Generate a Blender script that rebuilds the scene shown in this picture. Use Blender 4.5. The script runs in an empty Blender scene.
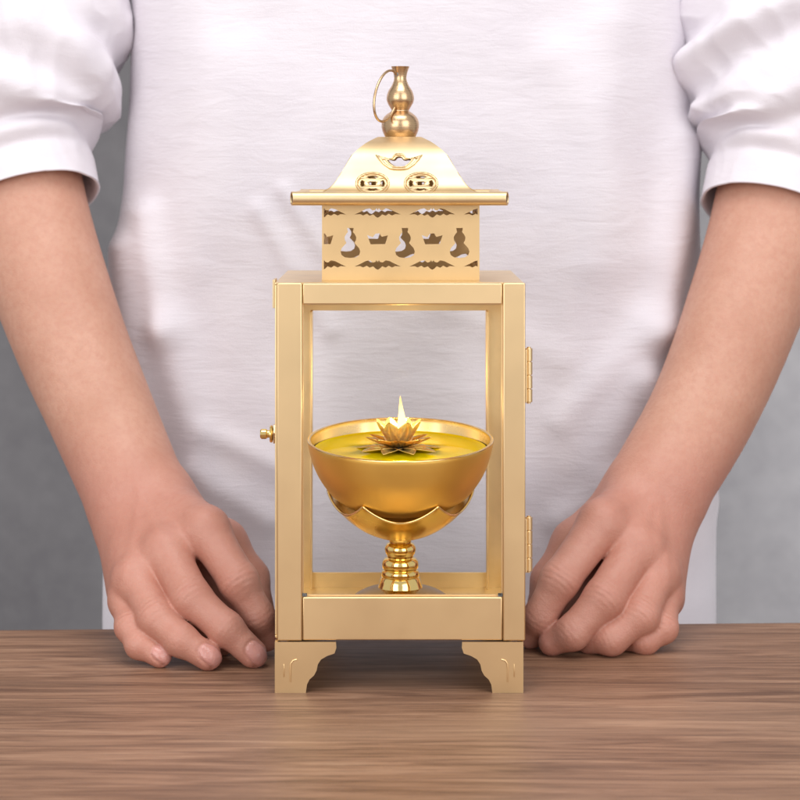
import bpy, bmesh, math, random
import numpy as np
from mathutils import Vector, Matrix, noise

random.seed(4)
scene = bpy.context.scene
COL = scene.collection
D0 = 1.085           # metres from the camera to the front of the lantern
U = 1.0 / 1930.0     # metres per photo pixel on the lantern's front plane
ZC = 0.2736          # camera height above the table
R = math.radians


def P(px, py, Y):
    """real position of a point seen at photo pixel (px,py) standing Y metres behind the lantern front"""
    s = D0 / (D0 + Y)
    return Vector(((px - 400) * U / s, Y, ZC - (py - 165) * U / s))


def rad(r, Y):
    return r * U * (D0 + Y) / D0


# ------------------------------------------------------------------ node helpers
def mat(name):
    m = bpy.data.materials.new(name)
    m.use_nodes = True
    nt = m.node_tree
    for n in list(nt.nodes):
        nt.nodes.remove(n)
    out = nt.nodes.new('ShaderNodeOutputMaterial')
    b = nt.nodes.new('ShaderNodeBsdfPrincipled')
    nt.links.new(b.outputs[0], out.inputs[0])
    return m, nt, b, out


def coords(nt, scale=(1, 1, 1), rot=(0, 0, 0), which='Object'):
    tc = nt.nodes.new('ShaderNodeTexCoord')
    mp = nt.nodes.new('ShaderNodeMapping')
    mp.inputs['Scale'].default_value = scale
    mp.inputs['Rotation'].default_value = rot
    nt.links.new(tc.outputs[which], mp.inputs[0])
    return mp.outputs[0]


def nz(nt, vec, scale, detail=4, rough=0.55, dist=0.0):
    n = nt.nodes.new('ShaderNodeTexNoise')
    n.inputs['Scale'].default_value = scale
    n.inputs['Detail'].default_value = detail
    n.inputs['Roughness'].default_value = rough
    n.inputs['Distortion'].default_value = dist
    nt.links.new(vec, n.inputs['Vector'])
    return n.outputs['Fac']


def ramp(nt, fac, stops):
    r = nt.nodes.new('ShaderNodeValToRGB')
    e = r.color_ramp.elements
    while len(e) > 1:
        e.remove(e[-1])
    e[0].position = stops[0][0]
    e[0].color = (*stops[0][1], 1)
    for p, c in stops[1:]:
        x = e.new(p)
        x.color = (*c, 1)
    nt.links.new(fac, r.inputs[0])
    return r.outputs[0]


def rng(nt, fac, lo, hi, f0=0.0, f1=1.0):
    m = nt.nodes.new('ShaderNodeMapRange')
    m.inputs['From Min'].default_value = f0
    m.inputs['From Max'].default_value = f1
    m.inputs['To Min'].default_value = lo
    m.inputs['To Max'].default_value = hi
    nt.links.new(fac, m.inputs[0])
    return m.outputs[0]


def mix(nt, fac, a, b, mode='MIX'):
    m = nt.nodes.new('ShaderNodeMixRGB')
    m.blend_type = mode
    for i, v in ((0, fac), (1, a), (2, b)):
        if hasattr(v, 'links') or isinstance(v, bpy.types.NodeSocket):
            nt.links.new(v, m.inputs[i])
        elif i == 0:
            m.inputs[0].default_value = v
        else:
            m.inputs[i].default_value = (*v, 1)
    return m.outputs[0]


def bump(nt, b, h, strength, dist, prev=None):
    n = nt.nodes.new('ShaderNodeBump')
    n.inputs['Strength'].default_value = strength
    n.inputs['Distance'].default_value = dist
    nt.links.new(h, n.inputs['Height'])
    if prev is not None:
        nt.links.new(prev, n.inputs['Normal'])
    nt.links.new(n.outputs[0], b.inputs['Normal'])
    return n.outputs[0]


def math_node(nt, op, a, b=None):
    n = nt.nodes.new('ShaderNodeMath')
    n.operation = op
    for i, v in ((0, a), (1, b)):
        if v is None:
            continue
        if isinstance(v, bpy.types.NodeSocket):
            nt.links.new(v, n.inputs[i])
        else:
            n.inputs[i].default_value = v
    return n.outputs[0]


def metal(name, col, rough, brush=None, bstr=0.12, var=0.06):
    m, nt, b, o = mat(name)
    b.inputs['Metallic'].default_value = 1.0
    v = coords(nt)
    n1 = nz(nt, v, 60, 3)
    dark = tuple(c * (1 - var) for c in col)
    light = tuple(min(1, c * (1 + var)) for c in col)
    nt.links.new(ramp(nt, n1, [(0.3, dark), (0.7, light)]), b.inputs['Base Color'])
    if brush:
        vb = coords(nt, brush)
        n2 = nz(nt, vb, 1.0, 5, 0.6)
        nt.links.new(rng(nt, n2, rough * 0.8, rough * 1.25, 0.3, 0.7), b.inputs['Roughness'])
        bump(nt, b, n2, bstr, 0.0002)
    else:
        n2 = nz(nt, v, 25, 4)
        nt.links.new(rng(nt, n2, rough * 0.92, rough * 1.1, 0.3, 0.7), b.inputs['Roughness'])
    return m


M = {}
BR = (0.81, 0.60, 0.335)
M['door'] = metal('champagne_brass', BR, 0.36, None, 0, 0.012)
M['rail'] = metal('champagne_brass_rail', BR, 0.38, None, 0, 0.012)
M['case'] = metal('case_brass', (0.88, 0.68, 0.38), 0.33, None)
M['roof'] = metal('pale_brass', (0.76, 0.575, 0.33), 0.42, None)
M['drum'] = metal('drum_brass', (0.74, 0.52, 0.27), 0.40, None, 0, 0.03)
M['finial'] = metal('bronze_finial', (0.62, 0.43, 0.25), 0.27, (20, 20, 2500), 0.22)
M['gold'] = metal('polished_gold', (0.96, 0.72, 0.28), 0.09, None, 0.1, 0.03)
M['bowl'] = metal('satin_gold', (0.99, 0.66, 0.17), 0.47, None, 0, 0.02)
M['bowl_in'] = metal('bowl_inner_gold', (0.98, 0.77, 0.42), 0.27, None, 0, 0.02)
M['cup'] = metal('cup_gold', (0.99, 0.67, 0.18), 0.27, None, 0.1, 0.04)
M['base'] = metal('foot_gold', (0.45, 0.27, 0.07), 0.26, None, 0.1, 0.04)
M['dark'] = metal('bore_shade_brass', (0.10, 0.065, 0.035), 0.55, None, 0.1, 0.05)  # shade of the hollow bar ends, put into the colour
M['rim'] = metal('rim_gold', (0.93, 0.70, 0.33), 0.18)

m, nt, b, o = mat('clear_glass')
nt.nodes.remove(b)
tr = nt.nodes.new('ShaderNodeBsdfTransparent')
tr.inputs[0].default_value = (0.996, 0.998, 0.994, 1)
gl = nt.nodes.new('ShaderNodeBsdfGlossy')
gl.inputs['Roughness'].default_value = 0.02
fr = nt.nodes.new('ShaderNodeFresnel')
fr.inputs[0].default_value = 1.12
ms = nt.nodes.new('ShaderNodeMixShader')
nt.links.new(math_node(nt, 'MULTIPLY', fr.outputs[0], 0.08), ms.inputs[0])
nt.links.new(tr.outputs[0], ms.inputs[1])
nt.links.new(gl.outputs[0], ms.inputs[2])
nt.links.new(ms.outputs[0], o.inputs[0])
M['glass'] = m

# gold foil petals
m, nt, b, o = mat('gold_foil')
b.inputs['Metallic'].default_value = 0.7
v = coords(nt)
nt.links.new(ramp(nt, nz(nt, v, 350, 3), [(0.3, (1.0, 0.70, 0.22)), (0.7, (1.0, 0.87, 0.45))]), b.inputs['Base Color'])
b.inputs['Roughness'].default_value = 0.24
bump(nt, b, nz(nt, v, 900, 2), 0.4, 0.0003)
M['foil'] = m
m, nt, b, o = mat('copper_foil')
b.inputs['Metallic'].default_value = 1.0
v = coords(nt)
nt.links.new(ramp(nt, nz(nt, v, 350, 3), [(0.3, (0.92, 0.50, 0.12)), (0.7, (1.0, 0.74, 0.30))]), b.inputs['Base Color'])
b.inputs['Roughness'].default_value = 0.2
M['copper'] = m

# oil
m, nt, b, o = mat('yellow_oil')
v = coords(nt)
nt.links.new(ramp(nt, nz(nt, v, 18, 2), [(0.35, (1.0, 0.66, 0.002)), (0.65, (1.0, 0.76, 0.003))]), b.inputs['Base Color'])
b.inputs['Roughness'].default_value = 0.04
b.inputs['IOR'].default_value = 1.12
M['oil'] = m

m, nt, b, o = mat('charred_wick')
v = coords(nt)
nt.links.new(ramp(nt, nz(nt, v, 700, 4), [(0.35, (0.03, 0.03, 0.03)), (0.65, (0.32, 0.31, 0.30))]), b.inputs['Base Color'])
b.inputs['Roughness'].default_value = 0.9
bump(nt, b, nz(nt, v, 1500, 3), 0.8, 0.0005)
M['wick'] = m

m, nt, b, o = mat('flame')
nt.nodes.remove(b)
em = nt.nodes.new('ShaderNodeEmission')
sep = nt.nodes.new('ShaderNodeSeparateXYZ')
nt.links.new(coords(nt, which='Generated'), sep.inputs[0])
nt.links.new(ramp(nt, sep.outputs[2], [(0.0, (1.0, 0.50, 0.10)), (0.15, (1.0, 0.72, 0.26)), (0.6, (1.0, 0.72, 0.24)), (1.0, (1.0, 0.55, 0.08))]), em.inputs[0])
em.inputs[1].default_value = 3.0
nt.links.new(em.outputs[0], o.inputs[0])
M['flame'] = m

# wood
m, nt, b, o = mat('table_wood')
v = coords(nt, (3.2, 40, 40))
g1 = nz(nt, v, 1.3, 7, 0.62, 2.2)
v2 = coords(nt, (26, 620, 620))
g2 = nz(nt, v2, 1.0, 4, 0.6, 0.3)
v3 = coords(nt, (1.3, 9, 9))
g3 = nz(nt, v3, 1.3, 3, 0.5, 0.8)
v4 = coords(nt, (9, 150, 150))
g4 = nz(nt, v4, 1.0, 5, 0.6, 0.8)
c = ramp(nt, g1, [(0.30, (0.10, 0.047, 0.026)), (0.42, (0.215, 0.112, 0.064)), (0.55, (0.32, 0.176, 0.106)), (0.72, (0.44, 0.265, 0.168))])
c = mix(nt, rng(nt, g4, 0.0, 0.75, 0.5, 0.7), c, (0.12, 0.058, 0.036))
c = mix(nt, rng(nt, g2, 0.0, 0.8, 0.54, 0.72), c, (0.08, 0.038, 0.024))
c = mix(nt, rng(nt, g3, 0.0, 0.4, 0.5, 0.75), c, (0.43, 0.265, 0.172))
nt.links.new(c, b.inputs['Base Color'])
nt.links.new(rng(nt, g4, 0.38, 0.55), b.inputs['Roughness'])
bump(nt, b, g2, 0.25, 0.0003)
M['wood'] = m

# plaster wall
m, nt, b, o = mat('grey_plaster')
v = coords(nt)
a1 = nz(nt, v, 3.5, 6, 0.65)
a2 = nz(nt, v, 40, 5, 0.6)
c = ramp(nt, a1, [(0.3, (0.125, 0.12, 0.128)), (0.7, (0.20, 0.193, 0.20))])
c = mix(nt, rng(nt, a2, 0.0, 0.35, 0.4, 0.8), c, (0.24, 0.233, 0.235))
nt.links.new(c, b.inputs['Base Color'])
b.inputs['Roughness'].default_value = 0.85
bump(nt, b, a2, 0.25, 0.003)
M['wall'] = m


def knit(name, stretch, strength, crease):
    m, nt, b, o = mat(name)
    v = coords(nt, stretch)
    slub = nz(nt, v, 1.0, 6, 0.65, 0.5)
    v2 = coords(nt, (26, 26, 75))
    crk = nz(nt, v2, 1.0, 4, 0.5, 0.7)
    v0 = coords(nt)
    fine = nz(nt, v0, 1600, 2, 0.6)
    mid = nz(nt, v0, 22, 3)
    nt.links.new(ramp(nt, mid, [(0.3, (0.705, 0.665, 0.715)), (0.7, (0.74, 0.70, 0.745))]), b.inputs['Base Color'])
    b.inputs['Roughness'].default_value = 0.9
    b.inputs['Sheen Weight'].default_value = 0.15
    b.inputs['Sheen Roughness'].default_value = 0.5
    p = bump(nt, b, slub, strength, 0.003)
    p = bump(nt, b, crk, crease, 0.006, p)
    bump(nt, b, fine, 0.35, 0.0006, p)
    return m


M['knit'] = knit('white_slub_knit', (40, 40, 420), 0.16, 0.15)
M['sleeve'] = knit('white_sleeve_knit', (130, 130, 130), 0.08, 0.10)

# skin
m, nt, b, o = mat('skin')
v = coords(nt)
s1 = nz(nt, v, 28, 5, 0.6)
s2 = nz(nt, v, 260, 4, 0.6)
s3 = nz(nt, v, 110, 4, 0.6)
c = ramp(nt, s1, [(0.3, (0.50, 0.255, 0.175)), (0.7, (0.585, 0.325, 0.235))])
c = mix(nt, rng(nt, s2, 0.0, 0.5, 0.42, 0.8), c, (0.46, 0.19, 0.13))
at = nt.nodes.new('ShaderNodeAttribute')
at.attribute_name = 'flush'
c = mix(nt, at.outputs['Fac'], c, (0.47, 0.185, 0.145))
an = nt.nodes.new('ShaderNodeAttribute')
an.attribute_name = 'nail'
c = mix(nt, an.outputs['Fac'], c, (0.57, 0.275, 0.235))
nt.links.new(c, b.inputs['Base Color'])
nt.links.new(rng(nt, an.outputs['Fac'], 0.5, 0.25), b.inputs['Roughness'])
b.inputs['Subsurface Weight'].default_value = 0.16
b.inputs['Subsurface Radius'].default_value = (1.0, 0.35, 0.2)
b.inputs['Subsurface Scale'].default_value = 0.0035
vor = nt.nodes.new('ShaderNodeTexVoronoi')
vor.inputs['Scale'].default_value = 900
nt.links.new(v, vor.inputs['Vector'])
p = bump(nt, b, s3, 0.26, 0.0018)
bump(nt, b, vor.outputs['Distance'], 0.22, 0.0004, p)
M['skin'] = m


# ------------------------------------------------------------------ object helpers
def link(name, me, material=None, parent=None, loc=None, rot=None):
    o = bpy.data.objects.new(name, me)
    COL.objects.link(o)
    if material is not None and me is not None:
        me.materials.append(material)
    if parent is not None:
        o.parent = parent
    if loc is not None:
        o.location = loc
    if rot is not None:
        o.rotation_euler = rot
    return o


def tag(o, label, cat=None, group=None, kind=None):
    if label:
        o['label'] = label
    if cat:
        o['category'] = cat
    if group:
        o['group'] = group
    if kind:
        o['kind'] = kind
    return o


def empty(name, loc):
    o = bpy.data.objects.new(name, None)
    o.empty_display_size = 0.02
    o.location = loc
    COL.objects.link(o)
    return o


class MB:
    def __init__(self):
        self.v, self.f = [], []

    def add(self, vs, fs):
        n = len(self.v)
        self.v += [tuple(x) for x in vs]
        self.f += [tuple(i + n for i in f) for f in fs]

    def box(self, x0, x1, y0, y1, z0, z1):
        vs = [(x, y, z) for z in (z0, z1) for y in (y0, y1) for x in (x0, x1)]
        self.add(vs, [(0, 2, 3, 1), (4, 5, 7, 6), (0, 1, 5, 4), (2, 6, 7, 3), (0, 4, 6, 2), (1, 3, 7, 5)])

    def lathe(self, prof, n=64, closed=False, axis=None, center=(0, 0, 0)):
        """prof: (r,z) list revolved about Z"""
        k = len(prof)
        vs, fs = [], []
        for i in range(n):
            a = 2 * math.pi * i / n
            for r, z in prof:
                vs.append((r * math.cos(a), r * math.sin(a), z))
        for i in range(n):
            j = (i + 1) % n
            for q in range(k - 1 if not closed else k):
                p = (q + 1) % k
                fs.append((i * k + q, j * k + q, j * k + p, i * k + p))
        if axis == 'X':
            vs = [(z, x, y) for x, y, z in vs]
        vs = [(x + center[0], y + center[1], z + center[2]) for x, y, z in vs]
        self.add(vs, fs)

    def tube(self, pts, r, n=10, closed=False):
        pts = [Vector(p) for p in pts]
        k = len(pts)
        vs, fs = [], []
        ref = Vector((0, 0, 1))
        prev = None
        for i, p in enumerate(pts):
            if closed:
                t = pts[(i + 1) % k] - pts[i - 1]
            else:
                t = pts[min(i + 1, k - 1)] - pts[max(i - 1, 0)]
            t.normalize()
            if prev is None:
                a = t.cross(ref)
                if a.length < 0.1:
                    a = t.cross(Vector((1, 0, 0)))
            else:
                a = prev - t * prev.dot(t)
            a.normalize()
            prev = a
            bb = t.cross(a)
            for j in range(n):
                w = 2 * math.pi * j / n
                vs.append(p + (a * math.cos(w) + bb * math.sin(w)) * r)
        for i in range(k if closed else k - 1):
            q = (i + 1) % k
            for j in range(n):
                l = (j + 1) % n
                fs.append((i * n + j, i * n + l, q * n + l, q * n + j))
        if not closed:
            fs.append(tuple(range(n - 1, -1, -1)))
            fs.append(tuple((k - 1) * n + j for j in range(n)))
        self.add(vs, fs)

    def mesh(self, name, smooth=True, merge=True):
        me = bpy.data.meshes.new(name)
        me.from_pydata(self.v, [], self.f)
        bm = bmesh.new()
        bm.from_mesh(me)
        if merge:
            bmesh.ops.remove_doubles(bm, verts=bm.verts, dist=1e-6)
        bmesh.ops.recalc_face_normals(bm, faces=bm.faces)
        bm.to_mesh(me)
        bm.free()
        for p in me.polygons:
            p.use_smooth = smooth
        return me

    def build(self, name, material, parent=None, smooth=True, bevel=0.0, loc=None, rot=None, merge=True):
        o = link(name, self.mesh(name, smooth, merge), material, parent, loc, rot)
        if bevel:
            md = o.modifiers.new('bevel', 'BEVEL')
            md.width = bevel
            md.segments = 2
            md.limit_method = 'ANGLE'
            md.angle_limit = R(40)
            md.harden_normals = False
        if smooth and bevel:
            sharp(o, 35)
        return o


def sharp(o, deg=35):
    """mark sharp edges so smooth shading keeps crisp corners"""
    me = o.data
    bm = bmesh.new()
    bm.from_mesh(me)
    for e in bm.edges:
        if len(e.link_faces) == 2 and e.calc_face_angle(0) > R(deg):
            e.smooth = False
    bm.to_mesh(me)
    bm.free()


def fill2d(polys, thick=0.0):
    """filled flat mesh from closed outlines (even-odd holes), extruded by thick, in the XY plane"""
    cu = bpy.data.curves.new('tmp', 'CURVE')
    cu.dimensions = '2D'
    cu.fill_mode = 'BOTH'
    cu.extrude = thick / 2
    for poly in polys:
        s = cu.splines.new('POLY')
        s.points.add(len(poly) - 1)
        for i, q in enumerate(poly):
            s.points[i].co = (q[0], q[1], 0, 1)
        s.use_cyclic_u = True
    ob = bpy.data.objects.new('tmp', cu)
    COL.objects.link(ob)
    dg = bpy.context.evaluated_depsgraph_get()
    dg.update()
    me = bpy.data.meshes.new_from_object(ob.evaluated_get(dg))
    bpy.data.objects.remove(ob)
    bpy.data.curves.remove(cu)
    return me


def mesh_to(mb, me, f):
    mb.add([f(v.co) for v in me.vertices], [tuple(p.vertices) for p in me.polygons])


def clip_poly(poly, axis, lim, keep_less):
    out = []
    n = len(poly)
    for i in range(n):
        a, b_ = poly[i], poly[(i + 1) % n]
        ia = (a[axis] <= lim) == keep_less
        ib = (b_[axis] <= lim) == keep_less
        if ia:
            out.append(a)
        if ia != ib:
            t = (lim - a[axis]) / (b_[axis] - a[axis])
            out.append((a[0] + (b_[0] - a[0]) * t, a[1] + (b_[1] - a[1]) * t))
    return out


def smooth_poly(pts, sub=4):
    """closed catmull-rom"""
    out = []
    n = len(pts)
    for i in range(n):
        p0, p1, p2, p3 = (pts[(i + k - 1) % n] for k in range(4))
        for j in range(sub):
            t = j / sub
            out.append(tuple(0.5 * (2 * p1[k] + (p2[k] - p0[k]) * t + (2 * p0[k] - 5 * p1[k] + 4 * p2[k] - p3[k]) * t * t + (3 * p1[k] - p0[k] - 3 * p2[k] + p3[k]) * t ** 3) for k in range(2)))
    return out


def spline1(xs, ys, n):
    """smooth open resample of y(x) through points, catmull-rom in both"""
    pts = list(zip(xs, ys))
    pts = [pts[0]] + pts + [pts[-1]]
    out = []
    for i in range(1, len(pts) - 2):
        p0, p1, p2, p3 = pts[i - 1:i + 3]
        for j in range(n):
            t = j / n
            out.append(tuple(0.5 * (2 * p1[k] + (p2[k] - p0[k]) * t + (2 * p0[k] - 5 * p1[k] + 4 * p2[k] - p3[k]) * t * t + (3 * p1[k] - p0[k] - 3 * p2[k] + p3[k]) * t ** 3) for k in range(len(p1))))
    out.append(pts[-1])
    return out


# ------------------------------------------------------------------ table and wall
mb = MB()
# tabletop slab: the rear edge runs slightly askew to the picture
pl, pr = P(0, 629.5, 0.1480), P(800, 622, 0.1685)
yl, yr = 0.1480 - 0.0092, 0.1685 + 0.0092
for z0, z1 in ((-0.034, 0.0),):
    c = [(-0.75, yl - 0.012, 0), (0.75, yr + 0.012, 0), (0.78, -0.62, 0), (-0.72, -0.66, 0)]
    vs = [(x, y, z1) for x, y, _ in c] + [(x, y, z0) for x, y, _ in c]
    mb.add(vs, [(3, 2, 1, 0), (4, 5, 6, 7), (0, 1, 5, 4), (1, 2, 6, 5), (2, 3, 7, 6), (3, 0, 4, 7)])
t = mb.build('wooden_table', M['wood'], smooth=False, bevel=0.002)
tag(t, 'brown wood grain tabletop carrying the brass lantern and both hands', 'table')

mb = MB()
mb.box(-3.0, 3.0, 1.15, 1.25, -0.75, 2.6)
w = mb.build('plaster_wall', M['wall'], smooth=False)
tag(w, 'plain grey mottled plaster wall standing behind the person', 'wall')

# ------------------------------------------------------------------ lantern
LY = 0.065
lan = empty('brass_lantern', (0, LY, 0))
tag(lan, 'square champagne brass lantern with glass panes, hinged door and pierced pagoda roof', 'lantern')
ORG = Vector((0, LY, 0))


def fx(px):
    return (px - 400) * U


def fz(py):
    return (693 - py) * U + (ZC - 528 * U)


def lbuild(mb, name, material, parent=lan, off=ORG, **k):
    mb.v = [tuple(Vector(v) - off) for v in mb.v]
    return mb.build(name, material, parent, **k)


zb, zt = fz(640.5), fz(283)
x0, x1 = fx(274.3), fx(524.2)
yf, yb = 0.0062, 0.130
T = 0.0014


def rect(a, b_, c, d):
    return [(a, c), (b_, c), (b_, d), (a, d)]


# case: side, back, top and floor sheets, butted
mb = MB()
pw = 0.0145
zi0, zi1 = zb + 0.0014, zt - T
me = fill2d([rect(x0, x1, zi0, zi1), rect(x0 + pw, x1 - pw, zb + 0.0102, zt - 0.0232)], T)
mesh_to(mb, me, lambda c: (c.x, yb - T / 2 + c.z, c.y))
for xx in (x0 + T / 2, x1 - T / 2):
    me = fill2d([rect(yf, yb - T, zi0, zi1), rect(yf + 0.0125, yb - 0.0135, zb + 0.0102, zt - 0.0232)], T)
    mesh_to(mb, me, lambda c: (xx + c.z, c.x, c.y))
mb.box(x0, x1, yf, yb, zt - T + 0.00002, zt)
mb.box(x0, x1, yf, yb, zb, zb + 0.00138)
# inner lips of the angle irons at the rear corners
for sx in (1, -1):
    xa = (x0 + pw) if sx > 0 else (x1 - pw)
    mb.box(min(xa, xa - sx * 0.0012), max(xa, xa - sx * 0.0012), yb - T - 0.006, yb - T, zi0, zt - 0.0232)
lbuild(mb, 'case', M['case'], smooth=False, bevel=0.0003)
floor_z = zb + 0.0014
# thin tab at the latch side
mb = MB()
mb.box(x0 - 0.0013, x0, 0.0065, 0.024, fz(309), fz(280.5))
lbuild(mb, 'corner_tab', M['case'], smooth=False, bevel=0.0002)
# side and back panes
gz0, gz1 = zb + 0.006, zt - 0.018
for a in ((x0 + 0.010, x1 - 0.010, yb - 0.0048, yb - 0.0032),):
    mb = MB()
    mb.box(*a, gz0, gz1)
    lbuild(mb, 'back_pane', M['glass'], smooth=False)
for xx in (x0 + 0.0022, x1 - 0.0038):
    mb = MB()
    mb.box(xx, xx + 0.0016, 0.012, yb - 0.012, gz0, gz1)
    lbuild(mb, 'side_pane', M['glass'], smooth=False)

# door
dx0, dx1 = fx(277), fx(525.4)
dzt, dzb = fz(283), fz(640.8)
xa, xb = fx(302), fx(503)
door = MB()
me = fill2d([rect(dx0 + 0.0006, dx1 - 0.0006, dzb + 0.0006, dzt - 0.0006), rect(xa + 0.0006, xb - 0.0006, fz(597.3) + 0.0005, fz(304.5) - 0.0006)], 0.0012)
mesh_to(door, me, lambda c: (c.x, 0.0049 + c.z, c.y))
do = lbuild(door, 'door', M['door'], smooth=False, bevel=0.0002)
for a_, b_ in ((dx0, xa), (xb, dx1)):
    g = MB()
    g.box(a_, b_, 0.0, 0.00425, dzb, dzt)
    lbuild(g, 'door_stile', M['door'], parent=do, smooth=True, bevel=0.0006)
for a_, b_ in ((fz(304.5), dzt - 0.0002), (dzb + 0.0002, fz(597.3))):
    g = MB()
    g.box(xa + 0.0003, xb - 0.0003, 0.0004, 0.00427, a_, b_)
    lbuild(g, 'door_rail', M['rail'], parent=do, smooth=True, bevel=0.0006)
g = MB()
g.box(xa - 0.004, xb + 0.004, 0.00558, 0.0061, fz(608), fz(296))
lbuild(g, 'door_pane', M['glass'], parent=do, smooth=False)
for a_, b_ in ((xa + 0.0001, xa + 0.0024), (xb - 0.0024, xb - 0.0001)):
    g = MB()
    g.box(a_, b_, 0.0022, 0.0042, fz(598.9) + 0.0008, fz(596.3) + 0.0008)
    lbuild(g, 'pane_clip', M['wick'], parent=do, smooth=False)

# hinges on the right
for py0, py1 in ((349, 404), (519, 574)):
    h = MB()
    n = 4
    for i in range(n):
        za = fz(py0 + (py1 - py0) * i / n) - 0.0002
        zc_ = fz(py0 + (py1 - py0) * (i + 1) / n) + 0.0002
        h.lathe([(0, za), (0.0017, za), (0.0019, za - 0.0002), (0.0019, zc_ + 0.0002), (0.0017, zc_), (0, zc_)], 20, center=(fx(529.6), 0.0072, 0))
    h.lathe([(0, fz(py0 - 1)), (0.0010, fz(py0 - 1)), (0.0010, fz(py1 + 1)), (0, fz(py1 + 1))], 14, center=(fx(529.6), 0.0072, 0))
    hg = lbuild(h, 'hinge', M['door'], smooth=True)
    sharp(hg, 40)
    lf = MB()
    lf.box(dx1 + 0.00005, dx1 + 0.0009, 0.0005, 0.0062, fz(py1 - 1), fz(py0 + 1))
    lf.box(x1 + 0.00005, x1 + 0.0009, 0.0080, 0.0170, fz(py1 + 2), fz(py0 - 1))
    lbuild(lf, 'hinge_leaf', M['door'], parent=hg, smooth=False, bevel=0.0002)

# latch on the left
lt = MB()
lz = fz(437)
lt.lathe([(0, -0.0081), (0.0021, -0.0081), (0.0027, -0.0074), (0.0027, -0.0050), (0.0020, -0.0044), (0.0020, -0.0034), (0.0043, -0.0030), (0.0046, -0.0023), (0.0043, -0.0016), (0.0026, -0.0012), (0.0026, 0.0006), (0, 0.0006)], 28, axis='X', center=(x0, 0.0125, lz))
lo = lbuild(lt, 'latch_knob', M['gold'], smooth=True)
sharp(lo, 40)
lt = MB()
me = fill2d([[(-0.004, -0.0045), (0.006, -0.0045), (0.006, 0.0045), (-0.001, 0.0050), (-0.0045, 0.0010)]], 0.001)
mesh_to(lt, me, lambda c: (x0 - 0.0006 + c.z, 0.0125 + c.x, lz + c.y))
lbuild(lt, 'latch_plate', M['finial'], parent=lo, smooth=False, bevel=0.0002)

# bracket feet
FOOT = [(274.8, 642), (336, 642), (336.3, 648), (334.5, 653.5), (327, 656), (321, 659.5), (317.8, 664.5), (316.6, 670.5), (314, 675.5), (309.5, 679.5), (307, 684.5), (305.8, 693), (274.8, 693)]
for cx in (0, 1):
    for cy in (0, 1):
        f = MB()
        pol = [((px - 274.8) * U, fz(py)) for px, py in FOOT]
        me = fill2d([pol], 0.0014)
        me2 = fill2d([[(a + 0.0014 if a < 1e-6 else a, z) for a, z in pol]], 0.0014)
        xo, sx = (fx(274.8), 1) if cx == 0 else (fx(523.4), -1)
        yo, sy = (0.0007, 1) if cy == 0 else (yb - 0.0007, -1)
        mesh_to(f, me, lambda c: (xo + sx * c.x, yo + c.z, c.y))
        mesh_to(f, me2, lambda c: (xo + sx * (0.0007 + c.z), yo + sy * (c.x - 0.0007), c.y))
        # pressed bead lines
        for ln, rr_ in (([(290.5, 682), (290.5, 668), (291, 663.5), (293, 660.5), (297, 659.5)], 0.00048), ([(284, 677), (284, 664)], 0.0003)):
            f.tube([(xo + sx * (px - 274.8) * U, yo - sy * 0.00075, fz(py)) for px, py in ln], rr_, 8)
            f.tube([(xo + sx * (-0.00005), yo + sy * (px - 274.8) * U, fz(py)) for px, py in ln], rr_, 8)
        fo = lbuild(f, 'bracket_foot', M['door'], smooth=True, bevel=0.00025, merge=False)
        sharp(fo, 35)

# pierced drum between case and roof -----------------------------------------
DH = 78.75 * U * (D0 + 0.0234) / D0     # half width
dk = U * (D0 + 0.0234) / D0             # metres per photo pixel on the drum's front sheet
dz0, dz1 = zt + 0.00005, 0.2566


def dpz(py):
    return ZC - (py - 165) * dk


def gourd(cx):
    half = [(0, 228), (3.2, 228), (3.0, 230.2), (2.4, 232), (4.2, 234), (5.8, 237), (5.6, 240), (4.0, 243), (5.8, 245), (8.6, 248), (9.8, 251.5), (8.8, 255), (5.5, 257.3), (0, 258)]
    pts = [(cx + a, y) for a, y in half] + [(cx - a, y) for a, y in reversed(half[1:-1])]
    return pts


def boat(cx, cy=239.5):
    return [(cx + a, cy + y) for a, y in ((-10.5, -4.5), (-5, -2.2), (-2.2, -5.8), (1.8, -6.2), (4, -2.6), (10.2, -4.2), (7.5, 4.5), (-7.0, 4.8))]


def bat(cx, cy):
    h = [(0, -2.2), (1.2, -4.4), (2.3, -2.6), (5, -2.0), (8, -4.2), (12, -3.4), (17, -0.8), (23, 2.0), (17.5, 1.6), (14.5, 3.0), (11, 1.2), (8, 3.2), (4.5, 1.8), (2.0, 4.2), (0, 5.2)]
    return [(cx + a, cy + y) for a, y in h] + [(cx - a, cy + y) for a, y in reversed(h[1:-1])]


drum = MB()
C0 = 400.75


def drum_holes(shift):
    hs = []
    for k in range(-3, 4):
        gx = 405 + 54.6 * k + shift
        for poly in (gourd(gx), boat(gx + 27.3), bat(gx + 27.3, 212.5), bat(gx + 27.3, 264.5)):
            q = clip_poly(poly, 0, C0 + 76.9, True)
            if len(q) > 2:
                q = clip_poly(q, 0, C0 - 76.9, False)
            if len(q) > 2 and max(a for a, _ in q) - min(a for a, _ in q) > 1.5:
                hs.append([((a - C0) * dk, dpz(y)) for a, y in q])
    return hs


TD = 0.0009
for side in range(4):
    hw = DH if side % 2 == 0 else DH - TD - 0.00005
    hs = []
    for q in drum_holes(0):
        q2 = [(max(-hw + 0.0009, min(hw - 0.0009, a)), z) for a, z in q]
        hs.append(q2)
    me = fill2d([rect(-hw, hw, dz0, dz1)] + hs, TD)
    rot = Matrix.Rotation(side * math.pi / 2, 3, 'Z')
    mesh_to(drum, me, lambda c: Vector((fx(C0), LY, 0)) + rot @ Vector((c.x, -DH + TD / 2 + c.z, c.y)))
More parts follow.
